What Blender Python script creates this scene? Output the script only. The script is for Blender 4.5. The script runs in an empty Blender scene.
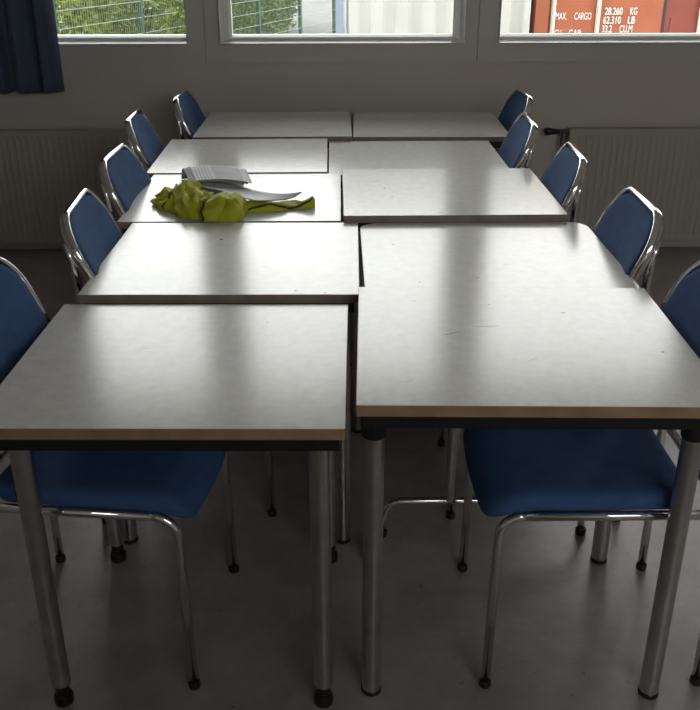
import bpy, bmesh, math, random
from mathutils import Vector, Matrix, noise
random.seed(7)
SC = bpy.context.scene
COL = SC.collection
PI = math.pi

# ------------------------------------------------------------------ materials
def new_mat(name):
    m = bpy.data.materials.new(name); m.use_nodes = True
    nt = m.node_tree
    return m, nt, nt.nodes['Principled BSDF']

def basic(name, col, rough=.5, metal=0.0, bump=0.0, bscale=200.0, vary=0.0, vscale=6.0, spec=None, coat=0.0, sheen=0.0):
    m, nt, b = new_mat(name)
    b.inputs['Base Color'].default_value = (*col, 1)
    b.inputs['Roughness'].default_value = rough
    b.inputs['Metallic'].default_value = metal
    if spec is not None: b.inputs['Specular IOR Level'].default_value = spec
    if coat: b.inputs['Coat Weight'].default_value = coat
    if sheen: b.inputs['Sheen Weight'].default_value = sheen
    tc = nt.nodes.new('ShaderNodeTexCoord')
    if vary:
        n = nt.nodes.new('ShaderNodeTexNoise'); n.inputs['Scale'].default_value = vscale
        n.inputs['Detail'].default_value = 5
        r = nt.nodes.new('ShaderNodeValToRGB')
        r.color_ramp.elements[0].position = .3; r.color_ramp.elements[1].position = .7
        r.color_ramp.elements[0].color = (*[c*(1-vary) for c in col], 1)
        r.color_ramp.elements[1].color = (*[min(1, c*(1+vary)) for c in col], 1)
        nt.links.new(tc.outputs['Object'], n.inputs['Vector'])
        nt.links.new(n.outputs['Fac'], r.inputs['Fac'])
        nt.links.new(r.outputs['Color'], b.inputs['Base Color'])
    if bump:
        n2 = nt.nodes.new('ShaderNodeTexNoise'); n2.inputs['Scale'].default_value = bscale
        n2.inputs['Detail'].default_value = 3
        bp = nt.nodes.new('ShaderNodeBump'); bp.inputs['Strength'].default_value = bump
        bp.inputs['Distance'].default_value = .002
        nt.links.new(tc.outputs['Object'], n2.inputs['Vector'])
        nt.links.new(n2.outputs['Fac'], bp.inputs['Height'])
        nt.links.new(bp.outputs['Normal'], b.inputs['Normal'])
    return m

def laminate(name, marks=()):
    """pale grey laminate with a faint mottling; marks: (x, y, rx, ry, rot, strength) wear spots in table coordinates"""
    m, nt, b = new_mat(name)
    N, L = nt.nodes, nt.links
    tc = N.new('ShaderNodeTexCoord')
    n = N.new('ShaderNodeTexNoise'); n.inputs['Scale'].default_value = 34; n.inputs['Detail'].default_value = 8
    n.inputs['Roughness'].default_value = .7
    r = N.new('ShaderNodeValToRGB')
    r.color_ramp.elements[0].position = .3; r.color_ramp.elements[1].position = .75
    r.color_ramp.elements[0].color = (.63, .625, .60, 1); r.color_ramp.elements[1].color = (.77, .76, .735, 1)
    L.new(tc.outputs['Object'], n.inputs['Vector']); L.new(n.outputs['Fac'], r.inputs['Fac'])
    colour = r.outputs['Color']
    for (x, y, rx, ry, rot, s) in marks:
        mp = N.new('ShaderNodeMapping'); mp.vector_type = 'TEXTURE'
        mp.inputs['Location'].default_value = (x, y, 0); mp.inputs['Rotation'].default_value = (0, 0, rot)
        mp.inputs['Scale'].default_value = (rx, ry, 1000)
        L.new(tc.outputs['Object'], mp.inputs['Vector'])
        ln = N.new('ShaderNodeVectorMath'); ln.operation = 'LENGTH'; L.new(mp.outputs['Vector'], ln.inputs[0])
        mr = N.new('ShaderNodeMapRange'); mr.inputs['From Min'].default_value = 1.15; mr.inputs['From Max'].default_value = .7
        mr.inputs['To Min'].default_value = 0; mr.inputs['To Max'].default_value = s
        L.new(ln.outputs['Value'], mr.inputs['Value'])
        mx = N.new('ShaderNodeMix'); mx.data_type = 'RGBA'
        L.new(mr.outputs['Result'], mx.inputs[0]); L.new(colour, mx.inputs[6]); mx.inputs[7].default_value = (.03, .028, .025, 1)
        colour = mx.outputs[2]
    L.new(colour, b.inputs['Base Color'])
    n3 = N.new('ShaderNodeTexNoise'); n3.inputs['Scale'].default_value = 5; n3.inputs['Detail'].default_value = 4
    r3 = N.new('ShaderNodeMapRange'); r3.inputs['To Min'].default_value = TOP_ROUGH-.012; r3.inputs['To Max'].default_value = TOP_ROUGH+.015
    L.new(tc.outputs['Object'], n3.inputs['Vector']); L.new(n3.outputs['Fac'], r3.inputs['Value'])
    L.new(r3.outputs['Result'], b.inputs['Roughness'])
    b.inputs['Specular IOR Level'].default_value = .43
    n2 = N.new('ShaderNodeTexNoise'); n2.inputs['Scale'].default_value = 70; n2.inputs['Detail'].default_value = 4
    bp = N.new('ShaderNodeBump'); bp.inputs['Strength'].default_value = .11; bp.inputs['Distance'].default_value = .001
    L.new(tc.outputs['Object'], n2.inputs['Vector']); L.new(n2.outputs['Fac'], bp.inputs['Height'])
    L.new(bp.outputs['Normal'], b.inputs['Normal'])
    return m
TOP_ROUGH = .185

M = {}
M['lam'] = laminate('laminate')
M['edge'] = basic('brown_edge', (.31, .19, .105), .45, vary=.25, vscale=14)
M['edge_grey'] = basic('grey_brown_edge', (.27, .21, .175), .45, vary=.2, vscale=14)
M['black'] = basic('black_steel', (.008, .008, .009), .4)
M['rubber'] = basic('black_plastic', (.012, .011, .011), .45)
M['steel'] = basic('satin_steel', (.60, .585, .575), .28, 1.0, vary=.08, vscale=30)
M['chrome'] = basic('chrome', (.82, .82, .82), .10, 1.0)
M['blue'] = basic('blue_fabric', (.050, .106, .25), .85, bump=.4, bscale=700, vary=.10, vscale=25, spec=.25)
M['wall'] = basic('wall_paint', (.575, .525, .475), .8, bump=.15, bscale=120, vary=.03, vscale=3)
M['ceil'] = basic('ceiling_paint', (.86, .85, .82), .9)
M['side_wall'] = basic('side_wall_paint', (.74, .72, .68), .85)
M['panel'] = basic('window_panel', (.55, .52, .485), .55)
M['pvc'] = basic('white_frame', (.78, .78, .76), .35)
M['rad'] = basic('radiator_enamel', (.44, .41, .365), .5)
M['curtain'] = basic('curtain_cloth', (.065, .09, .15), .8, bump=.3, bscale=500, sheen=.1)
M['floor'] = None
M['yellow'] = basic('hi_vis_fabric', (.47, .50, .02), .7, bump=.4, bscale=350, vary=.12, vscale=18)
M['silver'] = basic('silver_tape', (.44, .44, .49), .5, .1, vary=.08, vscale=25)
M['piping'] = basic('dark_piping', (.03, .032, .02), .7)
M['orange'] = basic('orange_paint', (.36, .105, .05), .55, vary=.15, vscale=2.2)
M['red'] = basic('red_paint', (.22, .05, .035), .6, vary=.15, vscale=2)
M['white_paint'] = basic('white_steel', (.47, .475, .445), .6, vary=.05, vscale=3)
M['grey_rod'] = basic('pale_rod', (.62, .56, .50), .5)
M['bluegrey'] = basic('blue_grey_steel', (.22, .28, .36), .5)
M['green_post'] = basic('green_post', (.010, .055, .033), .5)
M['wire'] = basic('galvanised_wire', (.20, .25, .21), .6, .0)
M['bracket'] = basic('brown_grey_brass', (.12, .105, .09), .4)
M['gasket'] = basic('dark_gasket', (.035, .03, .03), .7)
M['letter'] = basic('white_letter', (.80, .78, .74), .6)
M['asphalt'] = basic('asphalt', (.115, .115, .118), .9, vary=.15, vscale=1.5)
M['stem'] = basic('stem', (.08, .05, .03), .9)

def floor_mat():
    m, nt, b = new_mat('grey_linoleum'); N, L = nt.nodes, nt.links
    tc = N.new('ShaderNodeTexCoord')
    n = N.new('ShaderNodeTexNoise'); n.inputs['Scale'].default_value = 5; n.inputs['Detail'].default_value = 8; n.inputs['Roughness'].default_value = .75
    r = N.new('ShaderNodeValToRGB')
    r.color_ramp.elements[0].position = .32; r.color_ramp.elements[1].position = .7
    r.color_ramp.elements[0].color = (.26, .235, .224, 1); r.color_ramp.elements[1].color = (.40, .366, .35, 1)
    L.new(tc.outputs['Object'], n.inputs['Vector']); L.new(n.outputs['Fac'], r.inputs['Fac'])
    v = N.new('ShaderNodeTexNoise'); v.inputs['Scale'].default_value = 45; v.inputs['Detail'].default_value = 4
    vr = N.new('ShaderNodeMapRange'); vr.inputs['From Min'].default_value = .66; vr.inputs['From Max'].default_value = .76
    vr.inputs['To Min'].default_value = 0; vr.inputs['To Max'].default_value = .55
    L.new(tc.outputs['Object'], v.inputs['Vector']); L.new(v.outputs['Fac'], vr.inputs['Value'])
    mx = N.new('ShaderNodeMix'); mx.data_type = 'RGBA'
    L.new(vr.outputs['Result'], mx.inputs[0]); L.new(r.outputs['Color'], mx.inputs[6]); mx.inputs[7].default_value = (.09, .085, .08, 1)
    L.new(mx.outputs[2], b.inputs['Base Color'])
    b.inputs['Roughness'].default_value = .36
    n2 = N.new('ShaderNodeTexNoise'); n2.inputs['Scale'].default_value = 40
    bp = N.new('ShaderNodeBump'); bp.inputs['Strength'].default_value = .06; bp.inputs['Distance'].default_value = .003
    L.new(tc.outputs['Object'], n2.inputs['Vector']); L.new(n2.outputs['Fac'], bp.inputs['Height']); L.new(bp.outputs['Normal'], b.inputs['Normal'])
    return m
M['floor'] = floor_mat()

def leaf_mat(name, a, c):
    m, nt, b = new_mat(name); N, L = nt.nodes, nt.links
    oi = N.new('ShaderNodeTexCoord'); n = N.new('ShaderNodeTexNoise'); n.inputs['Scale'].default_value = 1.6; n.inputs['Detail'].default_value = 8
    n.inputs['Roughness'].default_value = .8
    r = N.new('ShaderNodeValToRGB'); r.color_ramp.elements[0].position = .38; r.color_ramp.elements[1].position = .62
    r.color_ramp.elements[0].color = (*a, 1); r.color_ramp.elements[1].color = (*c, 1)
    L.new(oi.outputs['Object'], n.inputs['Vector']); L.new(n.outputs['Fac'], r.inputs['Fac']); L.new(r.outputs['Color'], b.inputs['Base Color'])
    b.inputs['Roughness'].default_value = .75; b.inputs['Specular IOR Level'].default_value = .15
    return m
M['leaf'] = leaf_mat('hedge_leaf', (.075, .125, .012), (.22, .27, .03))
M['leaf_dark'] = leaf_mat('shrub_leaf', (.04, .085, .014), (.14, .20, .032))

def glass_mat():
    m = bpy.data.materials.new('window_glass'); m.use_nodes = True
    nt = m.node_tree; N, L = nt.nodes, nt.links; N.clear()
    o = N.new('ShaderNodeOutputMaterial'); t = N.new('ShaderNodeBsdfTransparent'); t.inputs['Color'].default_value = (.95, .97, .96, 1)
    g = N.new('ShaderNodeBsdfGlossy'); g.inputs['Roughness'].default_value = .02
    mx = N.new('ShaderNodeMixShader'); fr = N.new('ShaderNodeFresnel'); fr.inputs['IOR'].default_value = 1.45
    L.new(fr.outputs['Fac'], mx.inputs[0]); L.new(t.outputs[0], mx.inputs[1]); L.new(g.outputs[0], mx.inputs[2]); L.new(mx.outputs[0], o.inputs['Surface'])
    return m
M['glass'] = glass_mat()

def newspaper_mat():
    """grey printed sheet: uv-less, object X runs across the sheet (columns), object Y along the curl"""
    m, nt, b = new_mat('printed_paper'); N, L = nt.nodes, nt.links
    uv = N.new('ShaderNodeUVMap'); sp = N.new('ShaderNodeSeparateXYZ'); L.new(uv.outputs['UV'], sp.inputs[0])
    def band(sock, lo, hi, soft=.006):
        a = N.new('ShaderNodeMapRange'); a.inputs['From Min'].default_value = lo-soft; a.inputs['From Max'].default_value = lo+soft
        c = N.new('ShaderNodeMapRange'); c.inputs['From Min'].default_value = hi+soft; c.inputs['From Max'].default_value = hi-soft
        L.new(sock, a.inputs['Value']); L.new(sock, c.inputs['Value'])
        mu = N.new('ShaderNodeMath'); mu.operation = 'MULTIPLY'; L.new(a.outputs[0], mu.inputs[0]); L.new(c.outputs[0], mu.inputs[1])
        return mu.outputs[0]
    col = None
    prev = (.46, .46, .50, 1)
    rgb = N.new('ShaderNodeRGB'); rgb.outputs[0].default_value = prev; colour = rgb.outputs[0]
    def paint(mask, c):
        nonlocal colour
        mx = N.new('ShaderNodeMix'); mx.data_type = 'RGBA'; L.new(mask, mx.inputs[0]); L.new(colour, mx.inputs[6]); mx.inputs[7].default_value = (*c, 1)
        colour = mx.outputs[2]
    def both(p, q):
        mu = N.new('ShaderNodeMath'); mu.operation = 'MULTIPLY'; L.new(p, mu.inputs[0]); L.new(q, mu.inputs[1]); return mu.outputs[0]
    u, v = sp.outputs[0], sp.outputs[1]
    paint(both(band(u, .40, .84), band(v, .05, .95)), (.29, .30, .33))
    paint(both(band(u, .42, .82), band(v, .30, .42)), (.36, .38, .38))
    paint(both(band(u, .42, .82), band(v, .72, .84)), (.36, .38, .38))
    for k in range(6): paint(band(u, .03+k*.055, .048+k*.055, .004), (.27, .27, .31))
    paint(band(u, .385, .40, .004), (.28, .28, .33))
    paint(band(u, .84, .865, .004), (.30, .30, .35))
    L.new(colour, b.inputs['Base Color']); b.inputs['Roughness'].default_value = .6
    return m
M['paper'] = newspaper_mat()
M['paper_white'] = basic('paper_margin', (.62, .62, .66), .6)

# ------------------------------------------------------------------ mesh helpers
def link(name, me, mat, parent=None, smooth=False, mats=None):
    o = bpy.data.objects.new(name, me); COL.objects.link(o)
    for m in (mats or [mat]): me.materials.append(m)
    if smooth:
        for p in me.polygons: p.use_smooth = True
    if parent is not None: o.parent = parent
    return o

class MB:
    def __init__(s): s.bm = bmesh.new()
    def box(s, x0, x1, y0, y1, z0, z1, mi=0):
        vs = [s.bm.verts.new((x, y, z)) for z in (z0, z1) for (x, y) in ((x0, y0), (x1, y0), (x1, y1), (x0, y1))]
        for f in ((0, 3, 2, 1), (4, 5, 6, 7), (0, 1, 5, 4), (1, 2, 6, 5), (2, 3, 7, 6), (3, 0, 4, 7)):
            s.bm.faces.new([vs[i] for i in f]).material_index = mi
        return s
    def bbox(s, x0, x1, y0, y1, z0, z1, r=.003, seg=2):
        t = bmesh.new(); bmesh.ops.create_cube(t, size=1)
        for v in t.verts: v.co = Vector(((x0+x1)/2+v.co.x*(x1-x0), (y0+y1)/2+v.co.y*(y1-y0), (z0+z1)/2+v.co.z*(z1-z0)))
        bmesh.ops.bevel(t, geom=t.edges[:], offset=r, segments=seg, profile=.5, affect='EDGES')
        me = bpy.data.meshes.new('t'); t.to_mesh(me); t.free(); s.bm.from_mesh(me); bpy.data.meshes.remove(me)
        return s
    def tube(s, pts, r, n=12, sx=1, sn=1, up=None, caps=True, rads=None):
        """round (or oval: sx in the binormal, sn in the normal) tube along pts"""
        P = [Vector(p) for p in pts]; rings = []
        t0 = (P[1]-P[0]).normalized()
        ref = (up[0] if isinstance(up, list) else Vector(up)) if up is not None else (Vector((0, 0, 1)) if abs(t0.z) < .9 else Vector((1, 0, 0)))
        nrm = (ref - t0*ref.dot(t0)).normalized()
        for i, p in enumerate(P):
            if i == 0: t = P[1]-P[0]
            elif i == len(P)-1: t = P[-1]-P[-2]
            else: t = (P[i]-P[i-1]).normalized()+(P[i+1]-P[i]).normalized()
            t.normalize()
            if up is not None:
                uu = up[i] if isinstance(up, list) else Vector(up)
                nrm = (uu - t*uu.dot(t)).normalized()
            else:
                nrm = (nrm - t*nrm.dot(t)).normalized()
            bn = t.cross(nrm); rr = rads[i] if rads else r
            rings.append([s.bm.verts.new(p+nrm*(math.cos(2*PI*k/n)*rr*sn)+bn*(math.sin(2*PI*k/n)*rr*sx)) for k in range(n)])
        for a, b in zip(rings, rings[1:]):
            for k in range(n): s.bm.faces.new((a[k], a[(k+1) % n], b[(k+1) % n], b[k]))
        if caps:
            s.bm.faces.new(rings[0][::-1]); s.bm.faces.new(rings[-1])
        return s
    def lathe(s, prof, cx=0, cy=0, n=20):
        """prof: (radius, z) from bottom to top"""
        rings = [[s.bm.verts.new((cx+r*math.cos(2*PI*k/n), cy+r*math.sin(2*PI*k/n), z)) for k in range(n)] for r, z in prof]
        for a, b in zip(rings, rings[1:]):
            for k in range(n): s.bm.faces.new((a[k], a[(k+1) % n], b[(k+1) % n], b[k]))
        s.bm.faces.new(rings[0][::-1]); s.bm.faces.new(rings[-1])
        return s
    def frame(s, x0, x1, z0, z1, prof):
        """rectangular ring in the XZ plane; prof = (inset, y) loop, closed"""
        loops = [[s.bm.verts.new(c) for c in ((x0+i, y, z0+i), (x1-i, y, z0+i), (x1-i, y, z1-i), (x0+i, y, z1-i))] for i, y in prof]
        for a, b in zip(loops, loops[1:]+loops[:1]):
            for k in range(4): s.bm.faces.new((a[k], a[(k+1) % 4], b[(k+1) % 4], b[k]))
        return s
    def pad(s, hu, hv, r, layers, fn, n=9, inner=(.8, .6, .4, .2)):
        """rounded-rectangle cushion; layers (inset, h) from back to front; fn(u, v, h) -> point"""
        def outline(ins):
            rr = max(r-ins, .004); a, b = hu-ins-rr, hv-ins-rr; pts = []
            for (cx, cy, t0) in ((a, b, 0), (-a, b, PI/2), (-a, -b, PI), (a, -b, 3*PI/2)):
                for k in range(n): pts.append((cx+rr*math.cos(t0+PI/2*k/(n-1)), cy+rr*math.sin(t0+PI/2*k/(n-1))))
            # subdivide the straight runs
            out = []
            for i, p in enumerate(pts):
                q = pts[(i+1) % len(pts)]; out.append(p)
                if (i+1) % n == 0:
                    for t in range(1, 8): out.append((p[0]+(q[0]-p[0])*t/8, p[1]+(q[1]-p[1])*t/8))
            return out
        rings = []
        l0, l1 = layers[0], layers[-1]
        for f in inner[::-1]: rings.append([(u*f, v*f, l0[1]) for u, v in outline(l0[0])])
        for ins, h in layers: rings.append([(u, v, h) for u, v in outline(ins)])
        for f in inner: rings.append([(u*f, v*f, l1[1]) for u, v in outline(l1[0])])
        V = [[s.bm.verts.new(fn(*p)) for p in R] for R in rings]
        m = len(V[0])
        for a, b in zip(V, V[1:]):
            for k in range(m): s.bm.faces.new((a[k], a[(k+1) % m], b[(k+1) % m], b[k]))
        c0 = s.bm.verts.new(fn(0, 0, l0[1])); c1 = s.bm.verts.new(fn(0, 0, l1[1]))
        for k in range(m):
            s.bm.faces.new((c0, V[0][(k+1) % m], V[0][k])); s.bm.faces.new((c1, V[-1][k], V[-1][(k+1) % m]))
        return s
    def done(s, name, mat, parent=None, smooth=False, mats=None, recalc=True, auto=None):
        if recalc: bmesh.ops.recalc_face_normals(s.bm, faces=s.bm.faces[:])
        me = bpy.data.meshes.new(name); s.bm.to_mesh(me); s.bm.free()
        o = link(name, me, mat, parent, smooth or auto is not None, mats)
        if auto is not None: me.set_sharp_from_angle(angle=math.radians(auto))
        return o

def empty(name, loc=(0, 0, 0), rz=0):
    o = bpy.data.objects.new(name, None); COL.objects.link(o); o.empty_display_size = .1
    o.location = loc; o.rotation_euler = (0, 0, rz); return o
def tag(o, label, cat, group=None, kind=None):
    o['label'] = label; o['category'] = cat
    if group: o['group'] = group
    if kind: o['kind'] = kind
    return o
def structure(o): o['kind'] = 'structure'; return o
def arc(cx, cy, r, a0, a1, n=8): return [(cx+r*math.cos(a0+(a1-a0)*k/n), cy+r*math.sin(a0+(a1-a0)*k/n)) for k in range(n+1)]

# ------------------------------------------------------------------ room
X0, X1, Y0, Y1, ZC = -3.1, 5.0, -1.5, 4.75, 2.75
structure(MB().box(X0-.2, X1+.2, Y0-.2, Y1+.2, -.15, 0).done('floor', M['floor']))
structure(MB().box(X0-.2, X1+.2, Y0-.2, Y1+.2, ZC, ZC+.2).done('ceiling', M['ceil']))
structure(MB().box(X0-.2, X0, Y0, Y1+.2, 0, ZC).done('wall_left', M['side_wall']))
structure(MB().box(X1, X1+.2, Y0, Y1+.2, 0, ZC).done('wall_right', M['side_wall']))

ZB, ZT = 1.056, 2.45                     # window opening bottom / top
WINS = [(-1.959, -.7776), (-.614, .587), (.758, 1.959), (2.103, 3.304), (3.448, 4.649)]
SEAMS = [-2.034, -.689, .656, 2.001, 3.346, 4.691]
w = MB()
w.box(X0, X1, Y1, Y1+.2, 0, ZB)
w.box(X0, X1, Y1, Y1+.2, ZT, ZC)
edges = [X0]+[v for ab in WINS for v in ab]+[X1]
for a, b in zip(edges[::2], edges[1::2]): w.box(a, b, Y1, Y1+.2, ZB, ZT)
structure(w.done('wall_back', M['wall']))
RB, RT = 1.62, 2.62
REAR = [(.3, 2.7)]      # windows of the opposite wall, behind the camera
w = MB()
w.box(X0-.2, X1+.2, Y0-.2, Y0, 0, RB)
w.box(X0-.2, X1+.2, Y0-.2, Y0, RT, ZC)
edges = [X0-.2]+[v for ab in REAR for v in ab]+[X1+.2]
for a, b in zip(edges[::2], edges[1::2]): w.box(a, b, Y0-.2, Y0, RB, RT)
structure(w.done('wall_front', M['side_wall']))
for i, (a, b) in enumerate(REAR):
    wn = structure(empty('window_%d' % (i+6), ((a+b)/2, Y0, RB)))
    hx = (b-a)/2; H = RT-RB
    MB().frame(-hx, hx, 0, H, [(0, -.02), (.05, -.02), (.05, -.09), (0, -.09)]).done('outer_frame', M['pvc'], wn)
    MB().box(-hx+.049, hx-.049, -.06, -.054, .049, H-.049).done('glass_pane', M['glass'], wn)
# the thin panel each window unit sits in, with open joints between the units
for i, (a, b) in enumerate(WINS):
    s0, s1 = SEAMS[i]+.0025, SEAMS[i+1]-.0025
    t = MB(); y = Y1-.009; z0, z1 = .966, 2.56
    t.box(s0, s1, y, Y1, z0, ZB); t.box(s0, s1, y, Y1, ZT, z1)
    t.box(s0, a, y, Y1, ZB, ZT); t.box(b, s1, y, Y1, ZB, ZT)
    structure(t.done('trim_%d' % (i+1), M['panel']))
structure(MB().box(X0, X1, Y1-.012, Y1, 0, .07).done('baseboard_back', M['panel']))
for i, (a, b) in enumerate(WINS):
    wn = structure(empty('window_%d' % (i+1), ((a+b)/2, Y1, ZB)))
    ox, oz = (a+b)/2, ZB
    hx = (b-a)/2; H = ZT-ZB
    sl, sr = {0: (.052, .014), 2: (.014, .052)}.get(i, (.052, .050))
    def member(prof, name):
        m = MB()
        loops = [[m.bm.verts.new(c) for c in ((-hx+sl*t, y, .034*t), (hx-sr*t, y, .034*t), (hx-sr*t, y, H-.05*t), (-hx+sl*t, y, H-.05*t))] for t, y in prof]
        for p, q in zip(loops, loops[1:]+loops[:1]):
            for k in range(4): m.bm.faces.new((p[k], p[(k+1) % 4], q[(k+1) % 4], q[k]))
        m.done(name, M['pvc'], wn)
    member([(-.02, -.0095), (-.02, -.034), (.06, -.036), (.36, .020), (.36, .11), (0, .11), (0, -.0095)], 'outer_frame')
    member([(.361, .022), (.70, .022), (.74, .020), (1.0, .050), (1.0, .085), (.361, .085)], 'sash')
    MB().box(-hx+sl*.98, hx-sr*.98, .056, .062, .033, H-.049).done('glass_pane', M['glass'], wn)
    MB().box(-hx, hx, .11, .24, -.03, 0).done('outer_sill', M['pvc'], wn)

# ------------------------------------------------------------------ radiators
def radiator(x0, x1, label, valve_x=None):
    cx = (x0+x1)/2
    r = tag(empty('radiator', (cx, 4.70, .055)), label, 'radiator', 'panel radiators under the windows')
    hx = (x1-x0)/2; H = .585
    m = MB(); N = int((x1-x0)/.0333); pit = (x1-x0-.05)/N
    # front panel: pressed vertical channels, profile in x/y extruded in z
    pr = [(-hx, -.040)]
    for k in range(N):
        b = -hx+.025+k*pit
        pr += [(b+pit*.12, -.040), (b+pit*.28, -.0365), (b+pit*.72, -.0365), (b+pit*.88, -.040)]
    pr.append((hx, -.040))
    zs = [(0, 0), (.022, 0), (.034, 1), (H-.034, 1), (H-.022, 0), (H, 0)]
    rows = [[m.bm.verts.new((x, y if f else -.040, z)) for x, y in pr] for z, f in zs]
    for A, B in zip(rows, rows[1:]):
        for k in range(len(pr)-1): m.bm.faces.new((A[k], A[k+1], B[k+1], B[k]))
    m.box(-hx, hx, -.032, -.025, 0, H)
    m.done('front_panel', M['rad'], r, recalc=False)
    MB().box(-hx, hx, .012, .022, 0, H).done('rear_panel', M['rad'], r)
    g = MB()
    g.box(-hx-.003, hx+.003, -.042, -.036, H, H+.006); g.box(-hx-.003, hx+.003, .016, .022, H, H+.006)
    k = -hx
    while k < hx: g.box(k, k+.0235, -.036, .016, H, H+.006); k += .026
    g.done('top_grille', M['rad'], r)
    for sx in (-1, 1): MB().box(sx*hx-.003, sx*hx+.003, -.041, .022, .0, H).done('side_cover', M['rad'], r)
    for sx in (-1, 1): MB().box(sx*hx*.7-.02, sx*hx*.7+.02, .022, .046, .1, H-.1).done('wall_bracket', M['rad'], r)
    if valve_x is not None:
        v = MB(); zz = H-.01
        v.tube([(-hx+.002, -.01, zz), (-hx-.05, -.01, zz)], .011, 12)
        v.tube([(-hx-.035, -.01, zz-.001), (-hx-.035, -.01, -.055)], .008, 10)
        vb = v.done('valve', M['bracket'], r, smooth=True)
        h = MB(); h.tube([(-hx-.05, -.01, zz), (-hx-.06, -.01, zz), (-hx-.095, -.01, zz), (-hx-.118, -.01, zz), (-hx-.122, -.01, zz)], .02, 18, rads=[.010, .012, .017, .021, .016])
        h.done('thermostat_head', M['rubber'], vb, smooth=True)
    else:
        v = MB(); v.tube([(hx-.002, -.01, .05), (hx+.04, -.01, .05), (hx+.04, -.01, -.055)], .008, 10); v.done('pipe', M['rad'], r, smooth=True)
    return r
radiator(-2.75, -1.09, 'cream panel radiator on the wall behind the left-hand chairs, below the curtain')
radiator(1.14, 2.80, 'cream panel radiator with dark thermostat valve on the wall behind the right-hand chairs', 1)

# ------------------------------------------------------------------ curtain
cu = MB()
cx0, cx1, cz0, cz1 = -2.02, -1.384, .842, 2.60
nx, nz = 130, 40
def cur(i, j):
    u = i/nx; v = j/nz
    x = cx0+(cx1-cx0)*u
    ph = u*PI*2*5.2
    amp = .026+.012*math.sin(u*9+1)
    y = 4.605+amp*math.sin(ph+.35*math.sin(v*3+u*4))+.010*math.sin(2.3*ph+1.2+v*1.5)*(1-v*.6)
    x += .012*math.cos(ph)*(.6+.4*(1-v))+.010*math.sin(u*17)*(1-v)*u*(1-u)*4
    z = cz0+(cz1-cz0)*v+.004*math.sin(u*21)*(1-v)
    return (x, y, z)
F = [[cu.bm.verts.new(cur(i, j)) for i in range(nx+1)] for j in range(nz+1)]
for a, b in zip(F, F[1:]):
    for i in range(nx): cu.bm.faces.new((a[i], a[i+1], b[i+1], b[i]))
cur_o = cu.done('curtain', M['curtain'], smooth=True, recalc=False)
sm = cur_o.modifiers.new('thick', 'SOLIDIFY'); sm.thickness = .003
tag(cur_o, 'dark blue curtain hanging in folds over the left edge of the left window', 'curtain')
rl = MB(); rl.tube([(-2.2, 4.605, 2.605), (-1.3, 4.605, 2.605)], .012, 12)
rl.box(-2.15, -2.12, 4.605, 4.75, 2.60, 2.61); rl.box(-1.4, -1.37, 4.605, 4.75, 2.60, 2.61)
rl.done('curtain_rail', M['pvc'], cur_o)

# ------------------------------------------------------------------ tables
TW, TD = .6847, .612
def top_marks(name):
    return {
        'L2': [(.292, .445, .006, .005, 0, 1), (.528, .028, .004, .004, 0, 1), (.602, .012, .004, .0035, 0, 1), (.05, .30, .02, .002, .1, .35)],
        'R1': [(.20, .33, .024, .0022, .5, .55), (.28, .37, .03, .002, .12, .7), (.46, .45, .006, .004, 0, .7), (.62, .24, .004, .004, 0, .8),
               (.10, .10, .012, .002, .6, .3), (.35, .2, .02, .0015, .7, .3), (.13, .52, .003, .003, 0, .6), (.3, .5, .004, .003, 0, .5)],
        'R2': [(.09, .40, .004, .003, 0, .9), (.14, .09, .003, .003, 0, .8), (.29, .12, .004, .003, 0, .7), (.38, .22, .012, .002, .4, .35)],
        'R3': [(.10, .42, .025, .003, .05, .45), (.14, .33, .003, .006, 0, .6), (.16, .22, .005, .004, 0, .6), (.3, .03, .01, .003, .2, .7), (.45, .3, .006, .004, .5, .4)],
        'R4': [(.30, .25, .05, .004, -.15, .15)],
        'L1': [(.25, .35, .02, .0015, .3, .2), (.5, .5, .003, .003, 0, .5)],
    }.get(name, [])
def rrect(x0, x1, y0, y1, radii, n=7):
    pts = []
    for (cx, cy, sx, sy, t0, r) in ((x1, y0, -1, 1, -PI/2, radii[0]), (x1, y1, -1, -1, 0, radii[1]), (x0, y1, 1, -1, PI/2, radii[2]), (x0, y0, 1, 1, PI, radii[3])):
        pts += arc(cx+sx*r, cy+sy*r, r, t0, t0+PI/2, n)
    return pts
def slab(m, pts, layers):
    """closed prism through (inset, z) layers about the outline's centre"""
    cx = sum(p[0] for p in pts)/len(pts); cy = sum(p[1] for p in pts)/len(pts)
    hx = max(p[0] for p in pts)-cx; hy = max(p[1] for p in pts)-cy
    rings = [[m.bm.verts.new((cx+(x-cx)*(1-i/hx), cy+(y-cy)*(1-i/hy), z)) for x, y in pts] for i, z in layers]
    n = len(pts)
    m.bm.faces.new(rings[0][::-1])
    for a, b in zip(rings, rings[1:]):
        for k in range(n): m.bm.faces.new((a[k], a[(k+1) % n], b[(k+1) % n], b[k]))
    m.bm.faces.new(rings[-1])
def edge_ring(m, pts, t, z0, z1):
    cx = sum(p[0] for p in pts)/len(pts); cy = sum(p[1] for p in pts)/len(pts)
    hx = max(p[0] for p in pts)-cx; hy = max(p[1] for p in pts)-cy
    def ring(i, z): return [m.bm.verts.new((cx+(x-cx)*(1-i/hx), cy+(y-cy)*(1-i/hy), z)) for x, y in pts]
    R = [ring(0, z0), ring(0, z1-.0006), ring(.0006, z1), ring(t, z1), ring(t, z0)]; n = len(pts)
    for a, b in zip(R, R[1:]+R[:1]):
        for k in range(n): m.bm.faces.new((a[k], a[(k+1) % n], b[(k+1) % n], b[k]))

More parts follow.
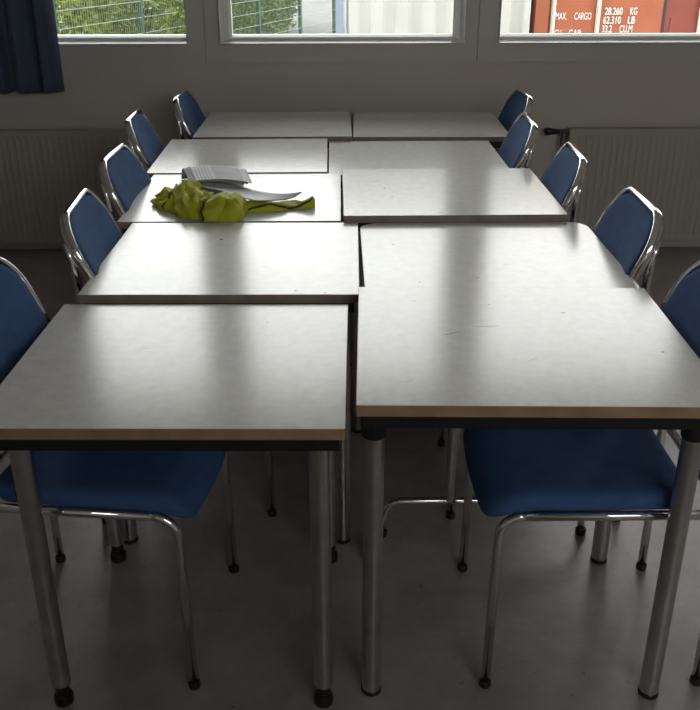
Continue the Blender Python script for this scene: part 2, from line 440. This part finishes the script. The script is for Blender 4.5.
def table(key, x, y, z, rz, label, cat='table', front=.045, ext=False, edge='edge', bracket=False, round_r=None, TW=TW, ins=(.045, .045)):
    t = tag(empty('table', (x, y, 0), rz), label, cat, 'classroom tables pushed together in two rows')
    th = .0225
    rad = [.004]*4 if round_r is None else [round_r]*4
    pts = rrect(0, TW, 0, TD, rad); inner = rrect(.0016, TW-.0016, .0016, TD-.0016, [max(r-.0016, .002) for r in rad])
    mk = top_marks(key)
    m = MB(); slab(m, inner, [(0, z-th), (0, z)])
    m.done('tabletop', laminate('laminate_'+key, mk) if mk else M['lam'], t)
    m = MB(); edge_ring(m, pts, .0016, z-th, z-.0002); m.done('edge_band', M[edge], t)
    # steel frame under the top
    f = MB(); zt = z-th; zb = zt-.030; o = .012; wd = .022
    f.box(o, TW-o, o, o+wd, zb, zt); f.box(o, TW-o, TD-o-wd, TD-o, zb, zt)
    f.box(o, o+wd, o+wd, TD-o-wd, zb, zt); f.box(TW-o-wd, TW-o, o+wd, TD-o-wd, zb, zt)
    f.done('frame', M['black'], t)
    if round_r is None:
        for (lx, ly) in ((ins[0], front), (TW-ins[1], front), (ins[0], TD-.045 if not ext else TD-.028), (TW-ins[1], TD-.045 if not ext else TD-.028)):
            lz = .055 if ext else .012
            l = MB(); l.lathe([(.0195, lz), (.021, lz+.0015), (.021, zb+.004)], lx, ly, 24)
            leg = l.done('leg', M['steel'], t, auto=40)
            ft = MB()
            if ext: ft.lathe([(.018, 0), (.021, .003), (.0215, .016), (.019, .026), (.0155, .028), (.0155, lz+.004)], lx, ly, 20)
            else: ft.lathe([(.0205, 0), (.0222, .002), (.0222, lz-.001), (.0205, lz+.001)], lx, ly, 20)
            ft.done('foot', M['rubber'], leg, auto=40)
            if bracket:
                bk = MB(); bk.lathe([(.0225, zb-.060), (.0245, zb-.056), (.026, zb+.001)], lx, ly, 20)
                bk.done('corner_bracket', M['black'], leg, auto=40)
    else:
        for ly in (.05, TD-.05):
            fr = MB()
            xa, xb = .06, .605; zbar = .115
            path = [(xa-.008, ly, .012), (xa-.004, ly, .06)]+[(px, ly, pz) for px, pz in arc(xa+.045, zbar-.045, .045, PI, PI/2, 6)]
            path += [(px, ly, pz) for px, pz in arc(xb-.045, zbar-.045, .045, PI/2, 0, 6)]+[(xb+.004, ly, .06), (xb+.008, ly, .012)]
            fr.tube(path, .0105, 12); bar = fr.done('foot_bar', M['chrome'], t, smooth=True)
            for fx in (xa-.008, xb+.008):
                c = MB(); c.lathe([(.013, 0), (.015, .003), (.015, .018), (.0125, .022)], fx, ly, 16); c.done('foot', M['rubber'], bar, auto=40)
            for lx in (.237, .437):
                c = MB(); c.lathe([(.0125, zbar), (.0125, zb+.004)], lx, ly, 16); c.done('leg', M['steel'], t, auto=40)
    return t

TABLES = {
 'L1': (-.6865, 1.4380, .7317, -.0117), 'L2': (-.6520, 2.0718, .7468, -.0073), 'L3': (-.6992, 2.7020, .7446, .005),
 'L4': (-.7330, 3.3180, .7480, .0165), 'L5': (-.6566, 3.9450, .7545, .006),
 'R1': (.0166, 1.4540, .7671, -.022), 'R2': (.0460, 2.0730, .7430, .0068), 'R3': (-.0068, 2.6889, .7646, .009),
 'R4': (-.0625, 3.3300, .7350, .0123), 'R5': (.0339, 3.9800, .7464, -.010)}
TL = {
 'L1': 'pale grey laminate table nearest the camera on the left, on screw-out black feet',
 'L2': 'pale grey table in the left row directly in front of the hi-vis vest',
 'L3': 'pale grey table in the left row carrying the yellow hi-vis vest and paper',
 'L4': 'pale grey table in the left row just behind the vest and paper',
 'L5': 'last table of the left row, by the wall under the middle window',
 'R1': 'pale grey laminate table nearest the camera on the right, scratched top, black leg brackets',
 'R2': 'lower grey table with rounded corners and chrome foot bars, second in the right row',
 'R3': 'raised grey table in the middle of the right row, thick dark front edge',
 'R4': 'low grey table in the right row between the raised middle one and the last one',
 'R5': 'last table of the right row, by the wall under the middle window'}
for k, (x, y, z, r) in TABLES.items():
    table(k, x, y, z, r, TL[k], front={'L1': .078, 'R1': .090}.get(k, .036), ext=(k == 'L1'),
          edge='edge' if k in ('L1', 'R1') else 'edge_grey', bracket=(k == 'R1'), round_r=.055 if k == 'R2' else None, TW=.666 if k == 'L4' else TW, ins={'L1': (.060, .052), 'R1': (.034, .034)}.get(k, (.045, .045)))

# ------------------------------------------------------------------ chairs
BA, BB, BC, BZ, BWd, BR = .035, .445, .06, .893, .207, .090
ARCH = .020
def arch(u, z): return z-ARCH*(u/BWd)**2*max(0, (z-.56)/(BZ-.56))
def BX(z):
    zl = .70                                   # lumbar bulge: below it the back curves in towards the rear legs
    if z >= zl: return BA-BB*(z-.75)+BC*(z-.75)**2
    d = zl-z
    return BA+BB*.05+BC*.0025+BB*d*math.exp(-d/.05)*.6-.05*(1-math.exp(-d/.12))
def BN(z):
    d = (BX(z+.003)-BX(z-.003))/.006
    return Vector((1, 0, -d)).normalized()
def make_chair():
    c = empty('chair')
    hw = .203; zr = .453; xl = .467; tr = .0108
    for s in (-1, 1):
        # front leg with its bend, then the rail under the seat
        path = [(xl+.006, s*(hw+.004), .012), (xl, s*hw, zr-.055)]+[(px, s*hw, pz) for px, pz in arc(xl-.05, zr-.05, .05, 0, PI/2, 8)]
        lg = MB().tube(path, tr, 14).done('leg', M['chrome'], c, smooth=True)
        MB().lathe([(.0120, 0), (.0136, .003), (.0136, .014), (.0118, .019)], xl+.006, s*(hw+.004), 16).done('foot_cap', M['rubber'], lg, auto=40)
        MB().tube([(xl-.05, s*hw, zr), (.0, s*hw, zr)], tr, 14).done('seat_rail', M['chrome'], c, smooth=True)
        rp = [(-.004, s*(hw+.002), .012), (-.002, s*hw, .2), (0, s*hw, .5), (.004, s*hw, .66), (.003, s*hw, .74), (BX(.80)-.017, s*hw, .80), (BX(.835)-.014, s*hw, .835)]
        lr = MB().tube(rp, tr, 14, rads=[tr]*5+[tr*.8, tr*.3]).done('leg', M['chrome'], c, smooth=True)
        MB().lathe([(.0120, 0), (.0136, .003), (.0136, .014), (.0118, .019)], -.004, s*(hw+.002), 16).done('foot_cap', M['rubber'], lr, auto=40)
    MB().tube([(0, -hw, zr), (0, hw, zr)], tr*.95, 14).done('crossbar', M['chrome'], c, smooth=True)
    # back rim: one flat-oval tube bent round the backrest
    zb = zr+.012
    P, U = [], []
    zs = [zb+(BZ-BR-zb)*k/14 for k in range(15)]
    half = [(BWd, z) for z in zs]+[(BWd-BR+BR*math.cos(t*PI/20), BZ-BR+BR*math.sin(t*PI/20)) for t in range(1, 11)]
    full = half+[(-u, z) for u, z in half[::-1]]
    for u, z in full:
        z = arch(u, z)
        P.append((BX(z), u, z)); U.append(BN(z))
    MB().tube(P, .0138, 16, sx=.56, sn=1.0, up=U).done('back_rim', M['chrome'], c, smooth=True)
    # upholstered back
    zc = (.555+BZ-.010)/2; hv = (BZ-.010-.555)/2
    def bfn(u, v, h):
        z = arch(u, zc+v); n = BN(z)
        dish = .012*(1-(u/.2)**2)
        return Vector((BX(z), u, z))+n*(h-dish)
    MB().pad(BWd-.0105, hv, BR-.009, [(.010, -.012), (.003, -.010), (0, -.004), (0, .006), (.003, .0125), (.009, .0165), (.018, .018)], bfn).done('backrest', M['blue'], c, smooth=True)
    # upholstered seat with a drooping front lip
    sx0, sx1 = .066, .494; cx = (sx0+sx1)/2; hx = (sx1-sx0)/2
    def sfn(u, v, h):
        x = cx+u; t = max(0, (x-.415)/(sx1-.415)); bow = .012*(1-(v/.2)**2)*max(0, (u/hx))
        dz = -.046*t*t - (.006*(1-(v/.205)**2))*(1-t) if h > .01 else -.040*t*t
        return Vector((x+bow, v*(1-.02*(u < 0)*abs(u)/hx), zr+tr+.001+h+dz))
    MB().pad(hx, .209, .055, [(.016, 0), (.004, .002), (0, .010), (0, .022), (.004, .032), (.012, .038), (.024, .041)], sfn).done('seat', M['blue'], c, smooth=True)
    return c
def copy_tree(o, parent=None):
    c = o.copy(); COL.objects.link(c)
    if parent is not None:
        c.parent = parent; c.matrix_parent_inverse = o.matrix_parent_inverse.copy()
    for ch in list(o.children): copy_tree(ch, c)
    return c
CH = {
 'L1': (-.793, 1.812, -.105), 'L2': (-.704, 2.4000, .069), 'L3': (-.744, 3.010, 0), 'L4': (-.826, 3.710, .072), 'L5': (-.722, 4.245, 0),
 'R1': (.781, 1.765, .005), 'R2': (.7806, 2.4000, -.033), 'R3': (.740, 3.016, -.06), 'R4': (.692, 3.597, -.040), 'R5': (.789, 4.250, .017)}
CL = {
 'L1': 'blue chrome-framed chair nearest the camera on the left, back half out of frame',
 'L2': 'blue chair on the left beside the table just in front of the vest',
 'L3': 'blue chair on the left beside the table carrying the yellow hi-vis vest',
 'L4': 'blue chair on the left, second from the window wall',
 'L5': 'blue chair on the left closest to the window wall, beside the last left table',
 'R1': 'blue chrome-framed chair nearest the camera on the right, its seat showing under the scratched table',
 'R2': 'blue chair on the right beside the rounded-corner table',
 'R3': 'blue chair on the right beside the raised middle table',
 'R4': 'blue chair on the right, second from the window wall, just left of the radiator valve',
 'R5': 'blue chair on the right closest to the window wall, partly hidden by the next chair'}
proto = make_chair()
for i, (k, (x, y, r)) in enumerate(CH.items()):
    c = proto if i == 0 else copy_tree(proto)
    c.location = (x, y, 0); c.rotation_euler = (0, 0, r if k[0] == 'L' else PI+r)
    tag(c, CL[k], 'chair', 'blue chairs along the tables')

# ------------------------------------------------------------------ vest and paper on the third left table
ZL3 = TABLES['L3'][2]
LUMPS = [(-.590, 2.868, .056, .062, .050, .3), (-.528, 2.868, .072, .080, .064, -.2), (-.500, 2.795, .060, .066, .056, .5), (-.466, 2.800, .050, .100, .060, .25),
         (-.402, 2.752, .056, .066, .064, .0), (-.330, 2.835, .110, .040, .034, .06), (-.215, 2.862, .085, .036, .022, .12)]
VSH = .022
def vest_h(x, y):
    best = 0; x -= VSH
    dd, _ = noise.voronoi(Vector((x*17+y*6, y*20-x*4, 1.7)))
    fold = min(1, (dd[0])*1.25); fold2 = min(1, max(0, dd[1]-dd[0])*1.6)
    for i, (cx, cy, rx, ry, h, a) in enumerate(LUMPS):
        dx, dy = x-cx, y-cy; c, s = math.cos(a), math.sin(a)
        u, v = (dx*c+dy*s)/rx, (-dx*s+dy*c)/ry
        wob = .16*noise.noise(Vector((x*22+i*7, y*22, 3)))
        q = (abs(u)**2.4+abs(v)**2.4)**(1/2.4)+wob
        if q < 1:
            f = 1-abs(noise.noise(Vector((x*26+i*9, y*17-i*5, i))))*1.7
            f2 = 1-abs(noise.noise(Vector((x*60-y*35+i*3, y*48, i+4))))
            k = (1-max(q, 0)**3.2)**.6
            best = max(best, h*k*max(.2, .30+.34*f+.10*f2+.34*fold-.08*fold2))
    if best > 0: best += .022*max(0, (x+.19)/.055)**2*(x > -.19)
    return best
vest = tag(empty('safety_vest', (-.40, 2.82, ZL3)), 'crumpled yellow-green hi-vis vest lying on a left-row table', 'vest')
def vloc(x, y, z): return (x+.412, y-2.82, z)
def sloc(x, y, z): return vloc(x+VSH, y, z)
m = MB(); dx = .0032; nx_, ny_ = int(.54/dx), int(.32/dx)
vid = {}
for i in range(nx_+1):
    for j in range(ny_+1):
        x = -.645+i*dx; y = 2.672+j*dx; hh = vest_h(x, y)
        vid[i, j] = (x, y, hh)
tv, bv = {}, {}
def gv(d, key, top):
    if key not in d:
        x, y, hh = vid[key]; d[key] = m.bm.verts.new(vloc(x, y, max(hh, .004) if top else .0008))
    return d[key]
cells = set()
for i in range(nx_):
    for j in range(ny_):
        if sum(vid[i+a, j+b][2] > .003 for a in (0, 1) for b in (0, 1)) >= 3: cells.add((i, j))
for i, j in cells:
    ks = [(i, j), (i+1, j), (i+1, j+1), (i, j+1)]
    m.bm.faces.new([gv(tv, k, 1) for k in ks]); m.bm.faces.new([gv(bv, k, 0) for k in ks[::-1]])
    for (n0, n1), nb in (((0, 1), (i, j-1)), ((1, 2), (i+1, j)), ((2, 3), (i, j+1)), ((3, 0), (i-1, j))):
        if nb not in cells:
            a, b = ks[n0], ks[n1]; m.bm.faces.new([gv(tv, b, 1), gv(tv, a, 1), gv(bv, a, 0), gv(bv, b, 0)])
bmesh.ops.smooth_vert(m.bm, verts=list(tv.values()), factor=.5, use_axis_x=True, use_axis_y=True, use_axis_z=True)
m.done('vest_fabric', M['yellow'], vest, auto=70)
def on_vest(pts, lift): 
    out = []
    for (x0, y0), (x1, y1) in zip(pts, pts[1:]):
        for k in range(8):
            x, y = x0+VSH+(x1-x0)*k/8, y0+(y1-y0)*k/8; out.append((x, y))
    out.append((pts[-1][0]+VSH, pts[-1][1]))
    zs = [max(vest_h(x, y), .004)+lift for x, y in out]
    zs = [(zs[max(0, i-1)]+2*zs[i]+zs[min(len(zs)-1, i+1)])/4 for i in range(len(zs))]
    return [vloc(x, y, z) for (x, y), z in zip(out, zs)]
MB().tube(on_vest([(-.34, 2.795), (-.26, 2.818), (-.19, 2.832), (-.150, 2.850), (-.140, 2.875), (-.150, 2.893)], .001), .0034, 8).done('piping', M['piping'], vest, smooth=True)
def ribbon(rows, name, mat, parent, th=.0012, sub=2, uv=False, loc=None, crease=0):
    m = MB(); V = [[m.bm.verts.new(loc(*p) if loc else p) for p in r] for r in rows]
    ul = m.bm.loops.layers.uv.new('UVMap') if uv else None
    for j, (a, b) in enumerate(zip(V, V[1:])):
        for k in range(len(a)-1):
            fc = m.bm.faces.new((a[k], a[k+1], b[k+1], b[k]))
            if uv:
                for lp, (u, v) in zip(fc.loops, ((k, j), (k+1, j), (k+1, j+1), (k, j+1))): lp[ul].uv = (u/(len(a)-1), v/(len(V)-1))
    if crease:
        cl = m.bm.edges.layers.float.new('crease_edge')
        for e in m.bm.edges: e[cl] = crease
    o = m.done(name, mat, parent, smooth=True, recalc=False)
    s1 = o.modifiers.new('sub', 'SUBSURF'); s1.levels = sub; s1.render_levels = sub
    s2 = o.modifiers.new('thick', 'SOLIDIFY'); s2.thickness = th
    return o
# crumpled folds of the fabric, each with its free edges
def fold(xa, xb, skew, prof, seed, nx, piped=None, amp=.012, lean=0.0, ysk=0.0, lo=.35):
    rnd = random.Random(seed); rows = []
    P = []
    for (y0, z0), (y1, z1) in zip(prof, prof[1:]): P += [(y0, z0), ((y0+y1)/2, (z0+z1)/2)]
    P.append(prof[-1])
    for j, (y, z) in enumerate(P):
        t = j/(len(P)-1); r = []
        for k in range(nx+1):
            u = k/nx; e = (1-(2*u-1)**4*lo)*(1+lean*(u-.5)*2)
            ridge = .16*(-1)**k*math.sin(PI*t)
            zz = max(.003, z*(e+ridge)+(rnd.random()-.5)*amp*1.3*(z > .01))
            r.append((xa+(xb-xa)*u+skew*t+(rnd.random()-.5)*amp*1.4, y+ysk*(u-.5)*2+(rnd.random()-.5)*amp, zz))
        rows.append(r)
    ribbon(rows, 'fabric_fold', M['yellow'], vest, th=.002, sub=2, loc=vloc, crease=.62)
    if piped is not None:
        MB().tube([vloc(r[piped][0], r[piped][1], r[piped][2]+.002) for r in rows], .0030, 8).done('piping', M['piping'], vest, smooth=True)
fold(-.638, -.545, .01, [(2.842, .003), (2.855, .026), (2.885, .046), (2.925, .050), (2.955, .014)], 3, 5, None, .012, .28, -.026, .6)
fold(-.588, -.500, .04, [(2.790, .004), (2.810, .036), (2.855, .062), (2.905, .074), (2.955, .030)], 21, 6, 0, .013, .1, -.02)
fold(-.535, -.430, -.035, [(2.716, .003), (2.738, .030), (2.785, .058), (2.850, .066), (2.905, .026)], 34, 6, None, .014, .12, -.018)
fold(-.448, -.336, .015, [(2.692, .003), (2.704, .036), (2.732, .066), (2.795, .066), (2.860, .028)], 12, 5, 0, .010, -.12, .008)
# silver tape: a long folded band over the middle and out along the tail
lo = [(-.515, 2.905, .062), (-.46, 2.865, .060), (-.40, 2.835, .056), (-.345, 2.812, .040), (-.315, 2.806, .034), (-.28, 2.830, .030), (-.235, 2.846, .026), (-.20, 2.862, .030)]
md = [(-.515, 2.925, .060), (-.455, 2.905, .052), (-.395, 2.880, .046), (-.34, 2.862, .038), (-.30, 2.860, .034), (-.265, 2.866, .034), (-.225, 2.874, .032), (-.185, 2.880, .037)]
hi = [(-.505, 2.945, .066), (-.45, 2.935, .064), (-.39, 2.920, .058), (-.33, 2.905, .046), (-.29, 2.895, .040), (-.25, 2.890, .038), (-.21, 2.890, .037), (-.165, 2.890, .046)]
ribbon([lo, md, hi], 'reflective_tape', M['silver'], vest, loc=sloc)
ribbon([[(-.600, 2.905, .034), (-.580, 2.890, .058), (-.560, 2.890, .064), (-.535, 2.90, .066)], [(-.605, 2.945, .020), (-.588, 2.945, .064), (-.560, 2.95, .070), (-.54, 2.945, .066)],
        [(-.60, 2.965, .008), (-.585, 2.968, .040), (-.56, 2.972, .042), (-.54, 2.965, .040)]], 'reflective_tape', M['silver'], vest, loc=sloc)
# curled printed paper
pp = tag(empty('folded_paper', (-.44, 3.08, ZL3)), 'grey printed paper sheets curled over the back of the yellow vest', 'paper')
prof = [(2.925, .072), (2.945, .071), (2.980, .072), (3.040, .074), (3.090, .077), (3.135, .072), (3.175, .056), (3.205, .032), (3.225, .010), (3.240, .003)]
def sheet(dx, dz, name, mat, n=10, x_in=0.0):
    rows = []
    for i, (y, z) in enumerate(prof):
        t = (y-2.925)/.315
        xl = -.490-.085*t+dx; xr = -.302-.068*t+dx*.3-x_in
        rows.append([(xl+(xr-xl)*k/n+.44, y-3.08, max(.002, z+dz-.010*(k/n-.4)**2*4)) for k in range(n+1)])
    return ribbon(rows, name, mat, pp, th=.0006, sub=1, uv=True)
sheet(0, .004, 'top_sheet', M['paper'])
sheet(-.008, .0015, 'inner_sheet', M['paper_white'], x_in=.01)
sheet(-.016, -.001, 'inner_sheet', M['paper_white'], x_in=.02)


# ------------------------------------------------------------------ outside
structure(MB().box(-60, 60, -60, 120, -.5, -.3).done('ground', M['asphalt']))

def corr(m, x0, x1, z0, z1, y, pit, dep):
    """trapezoid-pressed sheet facing -y"""
    pr = []; x = x0
    while x < x1-.001:
        pr += [(x, y), (x+pit*.34, y), (x+pit*.5, y+dep), (x+pit*.84, y+dep)]; x += pit
    pr = [(min(px, x1), py) for px, py in pr]+[(x1, y)]
    a = [m.bm.verts.new((px, py, z0)) for px, py in pr]; b = [m.bm.verts.new((px, py, z1)) for px, py in pr]
    for k in range(len(pr)-1): m.bm.faces.new((a[k], a[k+1], b[k+1], b[k]))
# white steel cabin
wc = tag(empty('container', (.755, 8.0, -.3)), 'white corrugated steel container outside the middle window', 'container')
L_, R_ = -.775, .775
m = MB(); corr(m, L_+.05, R_-.05, .12, 2.5, .012, .21, .034); m.done('corrugated_panel', M['white_paint'], wc, recalc=False)
m = MB(); m.box(L_+.03, R_-.03, .05, 5.9, .1, 2.52); m.done('body', M['white_paint'], wc)
m = MB(); m.box(L_, R_, 0, 6, 0, .12); m.box(L_, R_, 0, 6, 2.5, 2.6); m.done('rails', M['white_paint'], wc)
for lx in (L_-.055, R_-.05):
    for ly in (0, 5.92):
        m = MB(); m.box(lx, lx+(.055 if lx < 0 else .05), ly, ly+.08, .02, 2.6); m.done('corner_post', M['bluegrey' if lx < 0 else 'white_paint'], wc)
# orange shipping container, door end towards the room
oc = tag(empty('container', (2.85, 8.3, -.3)), 'orange-red shipping container with white lettering outside the right window', 'container')
hw = 1.22
m = MB(); m.box(-hw+.02, hw-.02, .10, 6.0, .12, 2.55); m.done('body', M['red'], oc)
for s in (-1, 1):
    m = MB(); m.box(s*hw-(.115 if s > 0 else 0), s*hw+(.115 if s < 0 else 0), 0, .12, 0, 2.6); m.done('corner_post', M['orange'], oc)
m = MB(); m.box(-hw, hw, .0, .12, 0, .13); m.box(-hw, hw, 0, .12, 2.48, 2.6); m.done('door_frame', M['orange'], oc)
for s in (-1, 1):
    a, b = (-hw+.12, -.115) if s < 0 else (-.095, hw-.12)
    d = MB(); d.box(a, b, .035, .095, .135, 2.475)
    # two pressed horizontal fields per leaf
    for z0, z1 in ((.30, .78), (.98, 1.2), (1.40, 1.66), (1.86, 2.3)):
        d.box(a+.05, b-.05, .026, .036, z0, z1)
    dr = d.done('door', M['orange' if s < 0 else 'red'], oc)
    for rx in ((a+.034, a+.42) if s < 0 else (a+.3, a+.75)):
        r = MB(); r.tube([(rx, .005, .05), (rx, .005, 2.55)], .021, 10)
        for z in (.3, .85, 1.9, 2.35): r.box(rx-.035, rx+.035, .0, .035, z-.03, z+.03)
        r.done('lock_rod', M['grey_rod'], dr, auto=40)
    for hx_ in ([a-.004] if s < 0 else [b+.004]):
        for z in (.35, 1.0, 1.6, 2.25):
            h = MB(); h.tube([(hx_, .03, z-.06), (hx_, .03, z+.06)], .014, 8); h.done('hinge', M['orange' if s < 0 else 'red'], dr)
m = MB(); m.box(-.117, -.093, .03, .06, .135, 2.475); m.box(-hw+.113, -hw+.122, .03, .06, .135, 2.475); m.done('door_gasket', M['gasket'], oc)
def text(body, x, z, size, sx, parent, y=.022, name='lettering'):
    cu = bpy.data.curves.new('t', 'FONT'); cu.body = body; cu.size = size; cu.extrude = .001; cu.offset = size*.008; cu.resolution_u = 6
    o = bpy.data.objects.new('t', cu); COL.objects.link(o)
    dg = bpy.context.evaluated_depsgraph_get(); dg.update()
    me = bpy.data.meshes.new_from_object(o.evaluated_get(dg)); bpy.data.objects.remove(o); bpy.data.curves.remove(cu)
    me.materials.clear()
    for v in me.vertices: v.co = Vector((x+v.co.x*sx, y-v.co.z, z+v.co.y))
    return link(name, me, M['letter'], parent)
def wtext(b, x0, x1, z, size=.082):
    o = text(b, 0, 0, size, 1, oc); xs = [v.co.x for v in o.data.vertices]; k = (x1-x0)/(max(xs)-min(xs)); lo = min(xs)
    for v in o.data.vertices: v.co.x = x0-2.85+(v.co.x-lo)*k; v.co.z += z+.3
for b, x0, x1, z in (('MAX.', 1.812, 1.905, .881), ('CARGO', 1.972, 2.118, .881), ('CU.', 1.812, 1.88, .742), ('CAP.', 1.935, 2.05, .742),
                     ('28.260', 2.230, 2.382, .920), ('KG', 2.446, 2.508, .920), ('62.310', 2.224, 2.374, .848), ('LB', 2.436, 2.498, .848),
                     ('33.2', 2.220, 2.306, .776), ('CU.M', 2.372, 2.482, .776)): wtext(b, x0, x1, z)

# fence of green posts and welded wire mesh
FP = []
fdir = Vector((.309, .951)).normalized()
p0 = Vector((-2.7345, 13.0)); 
def fpt(t): return p0+Vector((2.505, 7.25)).normalized()*t
SP = 1.92
fence = tag(empty('fence', (p0.x, p0.y, -.3)), 'green post and wire mesh fence outside in front of the hedge', 'fence')
ang = math.atan2(7.25, 2.505)
fence.rotation_euler = (0, 0, ang)
k0, k1 = -3, 6
for k in range(k0, k1+1):
    m = MB(); m.box(k*SP-.03, k*SP+.03, -.03, .03, -.2, 1.95); m.done('post', M['green_post'], fence)
for k in range(k0, k1):
    m = MB(); a, b = k*SP+.03, (k+1)*SP-.03
    for j in range(10):
        z = .06+j*.2
        m.tube([(a, -.035, z), (b, -.035, z)], .005, 6)
    x = a+.03
    while x < b: m.tube([(x, -.030, .05), (x, -.030, 1.92)], .0025, 4, caps=False); x += .05
    m.done('wire_panel', M['wire'], fence)

# shrubs behind the fence
def shrub(cx, cy, rx, ry, h, n, mat, label, seed, leaf=.125):
    rnd = random.Random(seed)
    s = tag(empty('shrub', (cx, cy, -.3)), label, 'shrub', 'bushes behind the wire fence')
    m = MB()
    for i in range(n):
        # points in a lumpy ellipsoid, most of them near its skin
        d = Vector((rnd.gauss(0, 1), rnd.gauss(0, 1), rnd.gauss(0, 1))).normalized()
        lump = 1+.22*noise.noise(d*2.1+Vector((seed, 0, 0)))+.12*noise.noise(d*5+Vector((0, seed, 0)))
        rr = lump*(1-.45*rnd.random()**2.2)
        mxd = max(abs(d.x), abs(d.y), abs(d.z)); d = d*(.45+.55/max(mxd, .6))
        c = Vector((d.x*rx*rr, d.y*ry*rr, h*.5+d.z*h*.5*rr))
        if c.z < .02: c.z = .02+rnd.random()*.3
        a = Vector((rnd.gauss(0, 1), rnd.gauss(0, 1), rnd.gauss(0, .6))).normalized()
        b = a.cross(Vector((rnd.gauss(0, 1), rnd.gauss(0, 1), rnd.gauss(0, 1)))).normalized()
        L = leaf*(.6+.8*rnd.random()); Wd = L*.42
        mid = a.cross(b)*L*.12
        vs = [m.bm.verts.new(c-a*L*.5), m.bm.verts.new(c+b*Wd*.5-mid), m.bm.verts.new(c+a*L*.5), m.bm.verts.new(c-b*Wd*.5-mid)]
        m.bm.faces.new(vs)
    m.done('foliage', mat, s, recalc=False)
    st = MB()
    for i in range(7):
        a = i*2*PI/7+rnd.random()
        st.tube([(0.05*math.cos(a), .05*math.sin(a), -.02), (rx*.3*math.cos(a), ry*.3*math.sin(a), h*.4), (rx*.6*math.cos(a), ry*.6*math.sin(a), h*.8)], .02, 6, rads=[.025, .018, .006])
    st.done('stem', M['stem'], s, smooth=True)
    return s
shrub(-4.7, 13.3, 1.6, 1.5, 2.7, 9000, M['leaf'], 'light green bush behind the fence, at the left edge of the left window', 1)
shrub(-3.3, 15.3, 1.25, 1.6, 2.9, 9000, M['leaf'], 'yellow-green bush behind the fence in the middle of the left window', 2)
shrub(-2.6, 18.3, 1.5, 1.6, 2.8, 8000, M['leaf_dark'], 'green bush behind the fence at the left of the middle window', 3)
shrub(-1.85, 20.9, .86, 1.3, 2.5, 8000, M['leaf_dark'], 'small bush behind the fence next to the grey yard', 4)

# ------------------------------------------------------------------ light
wd = bpy.data.worlds.new('World'); SC.world = wd; wd.use_nodes = True
bg = wd.node_tree.nodes['Background']; bg.inputs['Color'].default_value = (1.0, .975, .96, 1); bg.inputs['Strength'].default_value = 6.0
for i, (a, b) in enumerate(WINS):
    l = bpy.data.lights.new('window_portal', 'AREA'); l.shape = 'RECTANGLE'; l.size = b-a; l.size_y = ZT-ZB
    l.cycles.is_portal = True
    o = bpy.data.objects.new('window_portal', l); COL.objects.link(o)
    o.location = ((a+b)/2, Y1+.21, (ZB+ZT)/2); o.rotation_euler = (-PI/2, 0, 0)   # faces into the room

for a, b in REAR:
    l = bpy.data.lights.new('window_portal', 'AREA'); l.shape = 'RECTANGLE'; l.size = b-a; l.size_y = RT-RB
    l.cycles.is_portal = True
    o = bpy.data.objects.new('window_portal', l); COL.objects.link(o)
    o.location = ((a+b)/2, Y0-.21, (RB+RT)/2); o.rotation_euler = (PI/2, 0, 0)

# ------------------------------------------------------------------ camera
f, th, h, roll, yaw = 911.748, .430237, 1.534297, -.0023719, -.00441028
cam = bpy.data.cameras.new('camera'); co = bpy.data.objects.new('camera', cam); COL.objects.link(co)
cam.sensor_fit = 'HORIZONTAL'; cam.sensor_width = 36; cam.lens = f/700*36; cam.clip_start = .05; cam.clip_end = 300
Rz = Matrix.Rotation(yaw, 3, 'Z')
r0 = Rz @ Vector((1, 0, 0)); f0 = Rz @ Vector((0, math.cos(th), -math.sin(th))); u0 = Rz @ Vector((0, math.sin(th), math.cos(th)))
rr = r0*math.cos(roll)+u0*math.sin(roll); uu = -r0*math.sin(roll)+u0*math.cos(roll)
mt = Matrix((rr, uu, -f0)).transposed().to_4x4(); mt.translation = (0, 0, h)
co.matrix_world = mt
SC.camera = co
SC.view_settings.view_transform = 'Standard'; SC.view_settings.look = 'None'
SC.view_settings.gamma = 1; SC.view_settings.exposure = 0
SC.view_settings.use_curve_mapping = False
